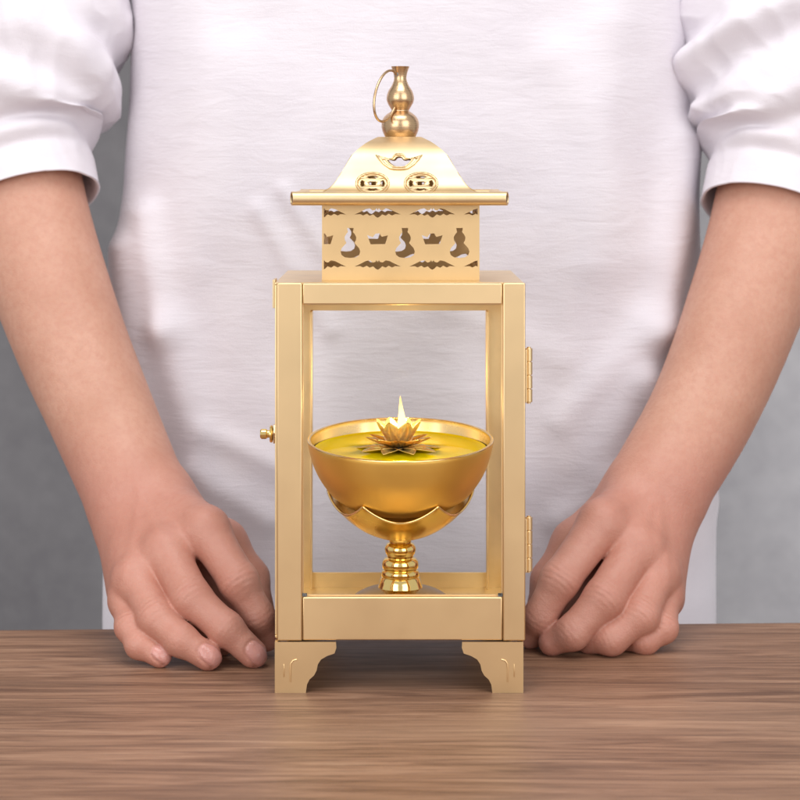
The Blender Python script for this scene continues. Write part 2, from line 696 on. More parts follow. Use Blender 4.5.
# small foot tabs along the bottom edge
lbuild(drum, 'pierced_collar', M['drum'], smooth=False, merge=False)

# roof -------------------------------------------------------------------------
RP = [(22, 137.0), (34.5, 143.6), (46, 153.5), (54.5, 166.5), (62.5, 180), (69.5, 188), (79, 193.5)]


def rw(hw, py):
    a = hw * U / D0
    r = a * (D0 + LY) / (1 + a)
    Y = LY - r
    return r, ZC - (py - 165) * U * (D0 + Y) / D0


prof = spline1([rw(*p)[1] for p in RP], [rw(*p)[0] for p in RP], 12)    # (z, r)
pz = np.array([p[0] for p in prof])[::-1]
pr_ = np.array([p[1] for p in prof])[::-1]
ztop, zeave = pz[-1], pz[0]


def rof(z):
    return float(np.interp(z, pz, pr_))


def roof_pt(px, py):
    """front projected pixel -> (x, z) on the curved front panel"""
    Y = LY - 0.03
    for _ in range(6):
        z = ZC - (py - 165) * U * (D0 + Y) / D0
        Y = LY - rof(z)
    return ((px - 399.5) * U * (D0 + Y) / D0, z)


def bent(polys, off, slices=48, thick=0.0008):
    me = fill2d(polys, 0)
    bm = bmesh.new()
    bm.from_mesh(me)
    for z in np.linspace(zeave, ztop, slices)[1:-1]:
        g = bm.verts[:] + bm.edges[:] + bm.faces[:]
        bmesh.ops.bisect_plane(bm, geom=g, plane_co=(0, float(z), 0), plane_no=(0, 1, 0), dist=1e-7)
    bmesh.ops.remove_doubles(bm, verts=bm.verts, dist=2e-6)
    bmesh.ops.recalc_face_normals(bm, faces=bm.faces)
    if sum(f.normal.z * f.calc_area() for f in bm.faces) < 0:
        bmesh.ops.reverse_faces(bm, faces=bm.faces)
    bm.verts.index_update()
    outer, inn = [], []
    for v in bm.verts:
        x, z = v.co.x, v.co.y
        dr = (rof(z + 0.0005) - rof(z - 0.0005)) / 0.001
        nl = math.hypot(1, dr)
        n = Vector((0, -1 / nl, -dr / nl))
        q = Vector((x, -rof(z), z))
        outer.append(q + n * off)
        inn.append(q + n * (off - thick))
    n0 = len(outer)
    fs = [tuple(v.index for v in f.verts) for f in bm.faces]
    fs += [tuple(n0 + v.index for v in reversed(f.verts)) for f in bm.faces]
    for e in bm.edges:
        if len(e.link_faces) == 1:
            l = e.link_loops[0]
            i, j = l.vert.index, l.link_loop_next.vert.index
            fs.append((j, i, n0 + i, n0 + j))
    bm.free()
    return outer + inn, fs


def ingot(cx, cy, k, ky):
    h = [(0, -6.5), (3.2, -6.3), (5.6, -4.6), (7.2, -2.0), (10.5, -1.2), (15.5, -2.6), (23.5, -5.2), (20.5, -1.0), (15.5, 4.4), (9.5, 8.6), (5, 9.6), (0, 9.8)]
    return [(cx + a * k, cy + y * ky) for a, y in h] + [(cx - a * k, cy + y * ky) for a, y in reversed(h[1:-1])]


def ell(cx, cy, rx, ry, a0=0, a1=360, n=36):
    return [(cx + rx * math.cos(R(a)), cy + ry * math.sin(R(a))) for a in np.linspace(a0, a1, n, endpoint=(a1 - a0 < 359))]


def coin_holes(cx, cy):
    hs = [[(cx - 3.2, cy - 2.0), (cx + 3.2, cy - 2.0), (cx + 3.2, cy + 2.0), (cx - 3.2, cy + 2.0)]]
    for a in (0, 90, 180, 270):
        o_ = ell(cx, cy, 12.0, 7.6, a - 28, a + 28, 9)
        i_ = ell(cx, cy, 8.6, 5.2, a - 22, a + 22, 9)
        hs.append(o_ + i_[::-1])
    return hs


def rp(poly):
    return [roof_pt(a, b_) for a, b_ in poly]


CO = ((372.5, 183.6), (421.0, 183.6))
ing_hole = ingot(399, 160.8, 0.60, 0.62)
holes = [rp(ing_hole)]
for c in CO:
    holes += [rp(h) for h in coin_holes(*c)]
zs = np.linspace(zeave, ztop, 60)
outline = [(-rof(z), float(z)) for z in zs] + [(rof(z), float(z)) for z in zs[::-1]]
# pieces hugging the panel
pan_v, pan_f = bent([outline] + holes, 0.0)
roof = MB()
RC = Vector((fx(399.5), LY, 0))
for side in range(4):
    rot = Matrix.Rotation(side * math.pi / 2, 3, 'Z')
    roof.add([RC + rot @ v for v in pan_v], pan_f)
rt = rof(ztop)
roof.box(RC.x - rt + 0.0006, RC.x + rt - 0.0006, LY - rt + 0.0006, LY + rt - 0.0006, ztop - 0.0009, ztop + 0.0001)
# flat eave flange
er = 110 * U * (D0 + 0.008) / D0
ez = 0.2580
ri = rof(zeave)
ring_o = [(-er + 0.002, -er + 0.002), (er - 0.002, -er + 0.002), (er - 0.002, er - 0.002), (-er + 0.002, er - 0.002)]
ring_i = [(-ri + .0003, -ri + .0003), (ri - .0003, -ri + .0003), (ri - .0003, ri - .0003), (-ri + .0003, ri - .0003)]
me = fill2d([ring_o, ring_i], 0.0008)
mesh_to(roof, me, lambda c: RC + Vector((c.x, c.y, zeave - 0.0004 + c.z)))
ro = lbuild(roof, 'roof', M['roof'], smooth=True, merge=False)
sharp(ro, 30)
# rolled eave bars, hollow at the ends
rz = ZC - (198.6 - 165) * U * (D0 + 0.008) / D0
br = 7.0 * U
for side in range(4):
    L = er if side % 2 == 0 else er - 2 * br - 0.0004
    bar = MB()
    bar.lathe([(br, -L), (br * 0.78, -L), (br * 0.78, -L + 0.010)], 28, axis='X')
    bar.lathe([(br, L), (br * 0.78, L), (br * 0.78, L - 0.010)], 28, axis='X')
    bar.lathe([(br, -L), (br, L)], 28, axis='X')
    bar.v = [(x - math.copysign(0.0009 * (1 - y / br), x) if abs(x) > L - 0.0002 else x, y, z) for x, y, z in bar.v]
    rot = Matrix.Rotation(side * math.pi / 2, 3, 'Z')
    bar.v = [tuple(RC + rot @ Vector((x, y - er + br, z + rz))) for x, y, z in bar.v]
    bo = lbuild(bar, 'eave_bar', M['roof'], parent=ro, smooth=True)
    sharp(bo, 40)
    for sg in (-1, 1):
        plug = MB()  # dark plug added to stand for the shade inside the bar end
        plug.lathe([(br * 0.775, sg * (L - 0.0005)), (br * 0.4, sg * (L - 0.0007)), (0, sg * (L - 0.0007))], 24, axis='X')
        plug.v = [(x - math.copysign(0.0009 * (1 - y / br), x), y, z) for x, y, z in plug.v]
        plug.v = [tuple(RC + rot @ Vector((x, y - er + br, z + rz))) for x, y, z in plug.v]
        lbuild(plug, 'bar_bore_shade', M['dark'], parent=ro, smooth=True)
    # raised coins and ingot on this slope
    for c in CO:
        v_, f_ = bent([rp(ell(*c, 17.2, 11.4)), rp(ell(*c, 15.2, 9.9))], 0.0006, 48, 0.0007)
        e = MB()
        e.add([RC + rot @ v for v in v_], f_)
        v_, f_ = bent([rp(ell(*c, 14.8, 9.4))] + [rp(h) for h in coin_holes(*c)], 0.0003, 48, 0.0005)
        e.add([RC + rot @ v for v in v_], f_)
        lbuild(e, 'coin_emblem', M['roof'], parent=ro, smooth=True, merge=False)
    v_, f_ = bent([rp(ingot(399, 160.3, 1, 1)), rp(ingot(399, 160.4, 0.86, 0.82))], 0.0006, 48, 0.0007)
    e = MB()
    e.add([RC + rot @ v for v in v_], f_)
    v_, f_ = bent([rp(ingot(399, 160.8, 0.68, 0.70)), rp(ing_hole)], 0.0004, 48, 0.0006)
    e.add([RC + rot @ v for v in v_], f_)
    lbuild(e, 'ingot_emblem', M['roof'], parent=ro, smooth=True, merge=False)

# finial ------------------------------------------------------------------------
FV = U * (D0 + LY) / D0
FP = [(9.3, 66.5), (7.6, 71), (6.3, 76.5), (6.6, 80.5), (8.6, 85.5), (12.2, 91.5), (13.8, 98), (12.8, 103), (9.8, 108.5), (8.9, 110.9), (12.4, 113.4), (16.3, 117), (18.4, 121.5), (18.8, 126.3), (17.8, 131.5), (15.6, 136.2), (14.9, 137.2)]
fp = spline1([p[0] * FV for p in FP], [ZC - (p[1] - 165) * FV for p in FP], 6)
inner = [(r * 0.80, z - 0.0002) for r, z in fp[:28]]
prof2 = [(0.0, inner[-1][1])] + inner[::-1] + fp + [(0, fp[-1][1])]
fi = MB()
fi.lathe(prof2, 56, center=(fx(400.3) * FV / U, LY, 0))
fo = lbuild(fi, 'gourd_finial', M['finial'], smooth=True)
sharp(fo, 50)
# dark disc painted as the shade in the neck hole, and the ring
hc = Vector((fx(396.6) * FV / U, LY - 6.4 * FV * 0.8, ZC - (74.5 - 165) * FV))
eye = MB()
nrm = Vector((-0.5, -0.86, 0)).normalized()
eye.lathe([(0, 0.0004), (0.0012, 0.0004), (0.0013, -0.0008), (0, -0.0008)], 18)
q = nrm.to_track_quat('Z', 'Y').to_matrix()
eye.v = [tuple(hc + nrm * 0.0001 + q @ Vector(v)) for v in eye.v]
lbuild(eye, 'eyelet_shade', M['wick'], parent=fo, smooth=False)
rg = MB()
top = hc + nrm * 0.0004
rc_ = P(386.5, 95.8, LY - 0.012)
up = (top - rc_)
RR = up.length
up.normalize()
sidev = Vector((-0.50, -0.86, 0))
sidev = (sidev - up * sidev.dot(up)).normalized()
pts = []
for i in range(72):
    a = 2 * math.pi * i / 72
    pts.append(rc_ + up * (RR * math.cos(a)) + sidev * (RR * 0.68 * math.sin(a)))
rg.tube(pts, 0.00072, 10, closed=True)
lbuild(rg, 'ring', M['finial'], parent=fo, smooth=True)

# ------------------------------------------------------------------ oil lamp
SY = 0.0670
lamp = empty('oil_lamp', (0, SY, floor_z))
tag(lamp, 'gold footed oil lamp bowl on a lotus cup, standing inside the lantern', 'oil lamp')
LO = Vector((fx(400.3), SY, floor_z))
lamp.location = LO
SV = U * (D0 + SY) / D0


def sp(r, py):
    return (r * SV, ZC - (py - 165) * SV)


STEM = [(0, 533), (16, 533), (13.5, 536.5), (11.2, 540), (11.0, 542.2), (13.6, 543.6), (15.4, 546.5), (15.8, 549.3), (15.0, 552.5), (13.2, 555.3), (13.0, 556.8), (15.5, 557.8), (17.8, 560.5), (18.5, 564), (17.9, 567.5), (16.6, 569.3), (18.2, 570.3), (18.9, 571.8), (19.0, 575.5), (18.6, 576.4), (19.6, 577.2), (21.2, 583), (24.0, 590.4), (24.6, 591.0), (25.8, 591.2), (27.0, 594.2)]
pr0 = [sp(*p) for p in STEM]
st = MB()
st.lathe([(r, z - floor_z) for r, z in pr0] + [(0, pr0[-1][1] - floor_z)], 64)
so = st.build('stem', M['gold'], lamp, smooth=True)
sharp(so, 50)
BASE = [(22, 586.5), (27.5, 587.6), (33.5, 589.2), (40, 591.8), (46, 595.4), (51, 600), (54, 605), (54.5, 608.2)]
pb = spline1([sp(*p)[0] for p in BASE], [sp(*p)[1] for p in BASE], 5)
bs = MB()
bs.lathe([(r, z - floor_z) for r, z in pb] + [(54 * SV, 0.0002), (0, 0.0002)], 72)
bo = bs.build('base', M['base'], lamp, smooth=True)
sharp(bo, 50)

TILT = R(6.3)
RY = SY - 0.0060
rimc = P(400.5, 440, RY)
BV = U * (D0 + RY) / D0 * 0.993
OUT = [(93.6, 0.6), (93.4, -3), (91.2, -13), (86.8, -27), (79.5, -41), (69, -54.5), (56, -63.5), (40, -69.5), (20, -72.6), (0, -73.4)]
INN = [(0, -69.8), (20, -69), (39, -66), (54, -60), (66, -51.5), (76, -39), (83, -26), (87.8, -12.5), (90.2, -3), (90.6, 0.6)]
po = spline1([p[0] * BV for p in OUT], [p[1] * BV for p in OUT], 6)
pi_ = spline1([p[0] * BV for p in INN], [p[1] * BV for p in INN], 6)
rel = rimc - LO
bw = MB()
bw.lathe(po, 96)
bowl = bw.build('bowl', M['bowl'], lamp, smooth=True, loc=rel, rot=(TILT, 0, 0))
bw = MB()
bw.lathe(pi_, 96)
bw.build('bowl_lining', M['bowl_in'], bowl, smooth=True)
bw = MB()
lip = [(pi_[-1][0], pi_[-1][1])] + [(92.1 * BV + 1.6 * BV * math.cos(a), (0.6 + 1.3 * math.sin(a)) * BV) for a in np.linspace(math.pi, 0, 9)] + [(po[0][0], po[0][1])]
bw.lathe(lip, 96)
bw.build('rim', M['rim'], bowl, smooth=True)

# lotus cup: shell with six scallops
CUP = [(9, -100), (14, -99.6), (25, -97.2), (40, -90), (54.5, -79), (65, -67.5), (71.5, -56.5), (74.0, -48.5)]
cp = spline1([p[1] for p in CUP], [p[0] for p in CUP], 8)
czs = np.array([p[0] for p in cp])
crs = np.array([p[1] for p in cp])
cz = np.maximum.accumulate(czs + np.arange(len(czs)) * 1e-4)
NP, NT = 240, 36


def cup_shell(off):
    vs = []
    for i in range(NP):
        ph = 2 * math.pi * i / NP
        ztip = -51.5 - 16.5 * abs(math.cos(3 * ph)) ** 0.85
        for j in range(NT):
            tt = j / (NT - 1)
            z = -100 + (ztip + 100) * tt ** 1.15
            r = float(np.interp(z, cz, crs))
            flare = max(0, (tt - 0.8) / 0.2) ** 2 * 1.2
            r = r + flare - off
            a = ph - math.pi / 2
            vs.append((r * BV * math.cos(a), r * BV * math.sin(a), (z + off * 0.4) * BV))
    return vs


va, vb_ = cup_shell(0), cup_shell(2.0)
fs = []
n0 = len(va)
for i in range(NP):
    k = (i + 1) % NP
    for j in range(NT - 1):
        fs.append((i * NT + j, k * NT + j, k * NT + j + 1, i * NT + j + 1))
        fs.append((n0 + i * NT + j, n0 + i * NT + j + 1, n0 + k * NT + j + 1, n0 + k * NT + j))
    fs.append((i * NT + NT - 1, k * NT + NT - 1, n0 + k * NT + NT - 1, n0 + i * NT + NT - 1))
cu = MB()
cu.add(va + vb_, fs)
cup = cu.build('lotus_cup', M['cup'], lamp, smooth=True, loc=rel, rot=(TILT, 0, 0))
# bright rolled edge
ed = MB()
pts = [(Vector(va[i * NT + NT - 1]) + Vector(vb_[i * NT + NT - 1])) / 2 for i in range(NP)]
ed.tube(pts, 1.25 * BV, 8, closed=True)
ed.build('cup_edge', M['rim'], cup, smooth=True)

# oil: stands 9 px below the rim
oil_c = rimc + Vector((0, 0.0006, -9.5 * BV))
om = MB()
ro_ = 87.2 * BV
om.lathe([(0, 0), (ro_ * 0.5, 0), (ro_ * 0.93, 0), (ro_ * 0.985, 0.0002), (ro_, 0.0005), (ro_ * 0.985, -0.0012), (75 * BV, -22 * BV), (58 * BV, -42 * BV), (0, -56 * BV)], 96)
oo = om.build('lamp_oil', M['oil'], None, smooth=True, loc=oil_c, rot=(R(4.6), 0, 0))
sharp(oo, 40)
tag(oo, 'clear yellow oil filling the gold lamp bowl', 'oil')

# floating lotus wick holder
fc = oil_c + Vector((-2.0 * BV, -0.001, 0.0002))
fl = empty('lotus_wick_holder', fc)
tag(fl, 'small gold foil lotus holding a burning wick, floating on the oil', 'wick holder')


def petal(length, width, elev, curl, r0, z0, ang, material):
    n, k = 14, 9
    vs, fs = [], []
    for i in range(n + 1):
        t_ = i / n
        wdt = width * (math.sin(math.pi * min(1, 0.10 + 0.90 * t_) ** 0.85) ** 0.75 if t_ < 1 else 0.0)
        wdt = max(wdt, 0.0)
        e = elev + curl * t_
        rr0 = r0 + length * t_ * math.cos(e)
        zz0 = z0 + length * t_ * math.sin(e)
        for j in range(k):
            s_ = (j / (k - 1) * 2 - 1)
            rib = 0.35 * math.cos(s_ * math.pi * 3)
            x = wdt * s_
            zz = zz0 + (abs(s_) ** 2) * wdt * 0.35 + rib * (1 - t_) * 1.0
            rr2 = rr0 - abs(s_) ** 2 * wdt * 0.15
            vs.append((rr2 * math.cos(ang) - x * math.sin(ang), rr2 * math.sin(ang) + x * math.cos(ang), zz))
    for i in range(n):
        for j in range(k - 1):
            fs.append((i * k + j, i * k + j + 1, (i + 1) * k + j + 1, (i + 1) * k + j))
    p_ = MB()
    p_.add([tuple(c * BV for c in v) for v in vs], fs)
    o_ = p_.build('petal', material, fl, smooth=True, merge=False)
    md = o_.modifiers.new('thick', 'SOLIDIFY')
    md.thickness = 0.00025
    return o_


for i in range(9):
    petal(31, 9.6, R(13), R(8), 5, 1.5, math.pi / 2 + 2 * math.pi * (i + 0.5) / 9, M['copper'])
for i in range(8):
    petal(33, 10.0, R(42), R(12), 5, 3.0, math.pi / 2 + 2 * math.pi * (i + 0.5) / 8, M['foil'])
for i in range(9):
    petal(37, 9.5, R(-1), R(1), 6, 0.4, math.pi / 2 + 2 * math.pi * i / 9, M['foil'])
wk = MB()
wk.lathe([(0, 0), (6 * BV, 0.5 * BV), (7 * BV, 5 * BV), (5.5 * BV, 8.5 * BV), (0, 9.5 * BV)], 24)
for i in range(9):
    a = random.random() * 6.28
    r0 = (2 + random.random() * 3.5) * BV
    c = (r0 * math.cos(a), r0 * math.sin(a), (9 + random.random() * 2) * BV)
    wk.lathe([(0, -2 * BV), (1.7 * BV, -0.6 * BV), (1.8 * BV, 0.7 * BV), (0, 2 * BV)], 8, center=c)
wk.build('wick', M['wick'], fl, smooth=True)
fm = MB()
FL = [(0.0, 0), (2.6, 0.8), (4.3, 4), (4.9, 9), (4.5, 15), (3.4, 22), (2.2, 29), (1.1, 36), (0.35, 41), (0, 43)]
fpf = spline1([p[0] * BV for p in FL], [p[1] * BV for p in FL], 4)
fm.lathe([(max(0, r), z) for r, z in fpf], 28)
fm.v = [(x + 0.8 * BV * math.sin(z / BV * 0.11), y, z) for x, y, z in fm.v]
fm.build('flame', M['flame'], fl, smooth=True, loc=(2.6 * BV, 0, 11 * BV))

# ------------------------------------------------------------------ person
per = empty('person', (0, 0.33, -0.5))
tag(per, 'person in a white sweater with pushed up sleeves, both hands resting beside the lantern', 'person')
PO = np.array([0, 0.33, -0.5])


def rcone(p, a, b_, ra, rb):
    ba = b_ - a
    h = np.clip(((p - a) @ ba) / max(1e-12, ba @ ba), 0, 1)
    d = p - a - h[:, None] * ba
    return np.sqrt((d * d).sum(1)) - (ra + (rb - ra) * h)


def smin(a, b_, k):
    h = np.clip(0.5 + 0.5 * (b_ - a) / k, 0, 1)
    return b_ * (1 - h) + a * h - k * h * (1 - h)


def J(px, py, Y, r, rest=False):
    p = np.array(P(px, py, Y))
    rr2 = rad(r, Y)
    if rest:
        p[2] = rr2 * 0.94
    else:
        p[2] = max(p[2], rr2 * 0.94)
    return (p, rr2)


ARMS = {
    'L': dict(
        fore=[J(12, 60, .268, 56), J(22, 190, .250, 61), J(62, 318, .215, 57), J(104, 420, .185, 53), J(137, 497, .154, 51)],
        wrist=(J(128, 508, .150, 31), J(160, 503, .150, 32)),
        fingers=[
            [J(206, 530, .098, 23), J(239, 582, .078, 19.5), J(258, 617, .077, 16.5), J(266, 638, .083, 13.5)],
            [J(166, 551, .094, 23), J(191, 598, .068, 20), J(226, 629, .058, 17.3), J(253, 652, .056, 14.2, True)],
            [J(135, 578, .088, 20.5), J(156, 618, .064, 18.6), J(181, 640, .054, 16.2), J(208, 656, .050, 13.8, True)],
            [J(126, 602, .088, 16), J(130, 627, .069, 14.6), J(139, 645, .060, 13.2), J(160, 655, .056, 11.4, True)],
        ],
        thenar=[J(180, 556, .132, 24), J(242, 616, .122, 19)],
        pad=[J(178, 600, .098, 14), J(222, 646, .084, 12)],
        thumb=[J(170, 515, .160, 28), J(222, 545, .128, 25), J(250, 578, .122, 18), J(262, 618, .110, 14)],
        heel=[J(122, 540, .140, 21), J(125, 592, .110, 16)],
        nails=(1, 2, 3)),
    'R': dict(
        fore=[J(790, 60, .268, 56), J(776, 205, .250, 61), J(740, 320, .215, 57), J(703, 410, .188, 53), J(659, 487, .158, 51)],
        wrist=(J(640, 497, .155, 31), J(667, 502, .155, 30)),
        fingers=[
            [J(602, 523, .112, 23), J(560, 580, .092, 19.5), J(540, 617, .091, 16.5), J(531, 637, .101, 13)],
            [J(637, 547, .112, 23), J(604, 599, .086, 20.5), J(572, 633, .080, 17), J(552, 646, .084, 13.6, True)],
            [J(657, 572, .112, 20.5), J(640, 616, .087, 18.6), J(611, 639, .082, 16), J(589, 650, .089, 13.2, True)],
            [J(664, 596, .116, 17), J(662, 628, .094, 15.4), J(645, 644, .089, 13.8), J(625, 651, .095, 11.6, True)],
        ],
        thenar=[J(624, 556, .146, 24), J(568, 622, .132, 19)],
        pad=[J(624, 600, .122, 14), J(600, 634, .110, 11)],
        thumb=[J(628, 502, .165, 28), J(577, 545, .138, 25), J(550, 580, .132, 18), J(538, 620, .122, 14)],
        heel=[J(664, 535, .150, 22), J(664, 598, .128, 17)],
        nails=()),
}


def smooth_chain(ch, n=5):
    q = [np.append(c[0], c[1]) for c in ch]
    q = [2 * q[0] - q[1]] + q + [2 * q[-1] - q[-2]]
    out = []
    for i in range(1, len(q) - 2):
        p0, p1, p2, p3 = q[i - 1:i + 3]
        for j in range(n):
            t_ = j / n
            out.append(0.5 * (2 * p1 + (p2 - p0) * t_ + (2 * p0 - 5 * p1 + 4 * p2 - p3) * t_ ** 2 + (3 * p1 - p0 - 3 * p2 + p3) * t_ ** 3))
    out.append(q[-2])
    return [(o_[:3], float(o_[3])) for o_ in out]


def arm_sdf(A):
    FORE = smooth_chain(A['fore'])

    def f(p):
        F = FORE
        d = None
        for i in range(len(F) - 1):
            c = rcone(p, F[i][0], F[i + 1][0], F[i][1], F[i + 1][1])
            d = c if d is None else np.minimum(d, c)
        # flatten the wrist: broad pair of lobes
        w0, w1 = A['wrist']
        d = smin(d, rcone(p, w0[0], w1[0], w0[1], w1[1]), 0.012)
        # metacarpals
        for k, fg in enumerate(A['fingers']):
            t_ = k / 3.0
            if A is ARMS['L']:
                s0 = w1[0] * (1 - t_) + w0[0] * t_
            else:
                s0 = w0[0] * (1 - t_) + w1[0] * t_
            rr2 = 0.0165 - 0.002 * t_
            d = smin(d, rcone(p, s0, fg[0][0], rr2, fg[0][1] * 1.0), 0.012)
        # web of the palm under the knuckles
        for k in range(3):
            a, b_ = A['fingers'][k][0], A['fingers'][k + 1][0]
            off = np.array([0, 0.010, -0.004])
            d = smin(d, rcone(p, a[0] + off, b_[0] + off, a[1] * 0.9, b_[1] * 0.9), 0.006)
        T_ = A['thumb']
        th = None
        for i in range(3):
            c = rcone(p, T_[i][0], T_[i + 1][0], T_[i][1], T_[i + 1][1])
            th = c if th is None else smin(th, c, 0.005)
        d = smin(d, th, 0.010)
        H = A['thenar']
        d = smin(d, rcone(p, H[0][0], H[1][0], H[0][1], H[1][1]), 0.012)
        H = A['pad']
        d = smin(d, rcone(p, H[0][0], H[1][0], H[0][1], H[1][1]), 0.004)
        H = A['heel']
        d = smin(d, rcone(p, H[0][0], H[1][0], H[0][1], H[1][1]), 0.012)
        # fingers: rounded phalanges, joints a little swollen, crisp creases between neighbours
        fmin = None
        for fg in A['fingers']:
            q = None
            for i in range(3):
                a, b_ = fg[i], fg[i + 1]
                mid = (a[0] + b_[0]) / 2
                rm = (a[1] + b_[1]) / 2 * 0.955
                c = np.minimum(rcone(p, a[0], mid, a[1], rm), rcone(p, mid, b_[0], rm, b_[1]))
                q = c if q is None else smin(q, c, 0.0035)
            if fmin is None:
                fmin = q
            else:
                fmin = smin(fmin, q, 0.0017)
            d_f = q
        d = smin(d, fmin, 0.005)
        return d
    return f


def isosurface(f, lo, hi, h, B=8):
    dims = np.ceil((hi - lo) / h / B).astype(int) * B
    V = np.empty(dims, np.float32)
    nb = dims // B
    bi = np.stack(np.meshgrid(*[np.arange(n) for n in nb], indexing='ij'), -1).reshape(-1, 3)
    cen = lo + (bi * B + (B - 1) / 2) * h
    dc = f(cen)
    V6 = np.repeat(np.repeat(np.repeat(dc.reshape(nb), B, 0), B, 1), B, 2).astype(np.float32)
    V[:] = V6
    act = np.abs(dc) < (B * h * 0.87 * 1.25 + 0.004)
    off = np.stack(np.meshgrid(*[np.arange(B)] * 3, indexing='ij'), -1).reshape(-1, 3)
    ab = bi[act]
    for s in range(0, len(ab), 600):
        idx = (ab[s:s + 600, None, :] * B + off[None]).reshape(-1, 3)
        V[idx[:, 0], idx[:, 1], idx[:, 2]] = f(lo + idx * h)
    ins = V < 0
    c8 = [(i, j, k) for i in (0, 1) for j in (0, 1) for k in (0, 1)]
    sl = lambda A_, c: A_[c[0]:A_.shape[0] - 1 + c[0], c[1]:A_.shape[1] - 1 + c[1], c[2]:A_.shape[2] - 1 + c[2]]
    cnt = sum(sl(ins, c).astype(np.int8) for c in c8)
    mixed = (cnt > 0) & (cnt < 8)
    ci = np.argwhere(mixed)
    vid = np.full(mixed.shape, -1, np.int32)
    vid[mixed] = np.arange(len(ci))
    acc = np.zeros((len(ci), 3))
    num = np.zeros(len(ci))
    for a in c8:
        for ax in range(3):
            if a[ax]:
                continue
            b_ = list(a)
            b_[ax] = 1
            va_ = V[ci[:, 0] + a[0], ci[:, 1] + a[1], ci[:, 2] + a[2]]
            vb2 = V[ci[:, 0] + b_[0], ci[:, 1] + b_[1], ci[:, 2] + b_[2]]
            ch = (va_ < 0) != (vb2 < 0)
            t_ = np.where(ch, va_ / np.where(ch, va_ - vb2, 1), 0)
            pt = np.repeat(np.array(a, float)[None], len(ci), 0)
            pt[:, ax] = t_
            acc += pt * ch[:, None]
            num += ch
    vert = lo + (ci + acc / num[:, None]) * h
    faces = []
    for ax in range(3):
        n1, n2 = (ax + 1) % 3, (ax + 2) % 3
        s0 = [slice(None)] * 3
        s1 = [slice(None)] * 3
        s0[ax] = slice(0, -1)
        s1[ax] = slice(1, None)
        e = ins[tuple(s0)] != ins[tuple(s1)]
        ed_ = np.argwhere(e)
        ok = (ed_[:, n1] > 0) & (ed_[:, n2] > 0) & (ed_[:, n1] < dims[n1] - 1) & (ed_[:, n2] < dims[n2] - 1)
        ed_ = ed_[ok]
        q = []
        for o1, o2 in ((0, 0), (-1, 0), (-1, -1), (0, -1)):
            c = ed_.copy()
            c[:, n1] += o1
            c[:, n2] += o2
            q.append(vid[c[:, 0], c[:, 1], c[:, 2]])
        q = np.stack(q, 1)
        flip = ins[ed_[:, 0], ed_[:, 1], ed_[:, 2]]
        q[~flip] = q[~flip][:, ::-1]
        q = q[(q >= 0).all(1)]
        faces.append(q)
    faces = np.concatenate(faces)
    for _ in range(2):       # settle the vertices on the surface
        g = np.stack([(f(vert + np.eye(3)[k] * 2e-4) - f(vert - np.eye(3)[k] * 2e-4)) / 4e-4 for k in range(3)], 1)
        gl_ = np.maximum((g * g).sum(1), 0.25)
        vert = vert - np.clip(f(vert) / gl_, -h, h)[:, None] * g * 0.9
    nrm_ = g / np.sqrt(np.maximum((g * g).sum(1), 1e-9))[:, None]
    return vert, faces, nrm_


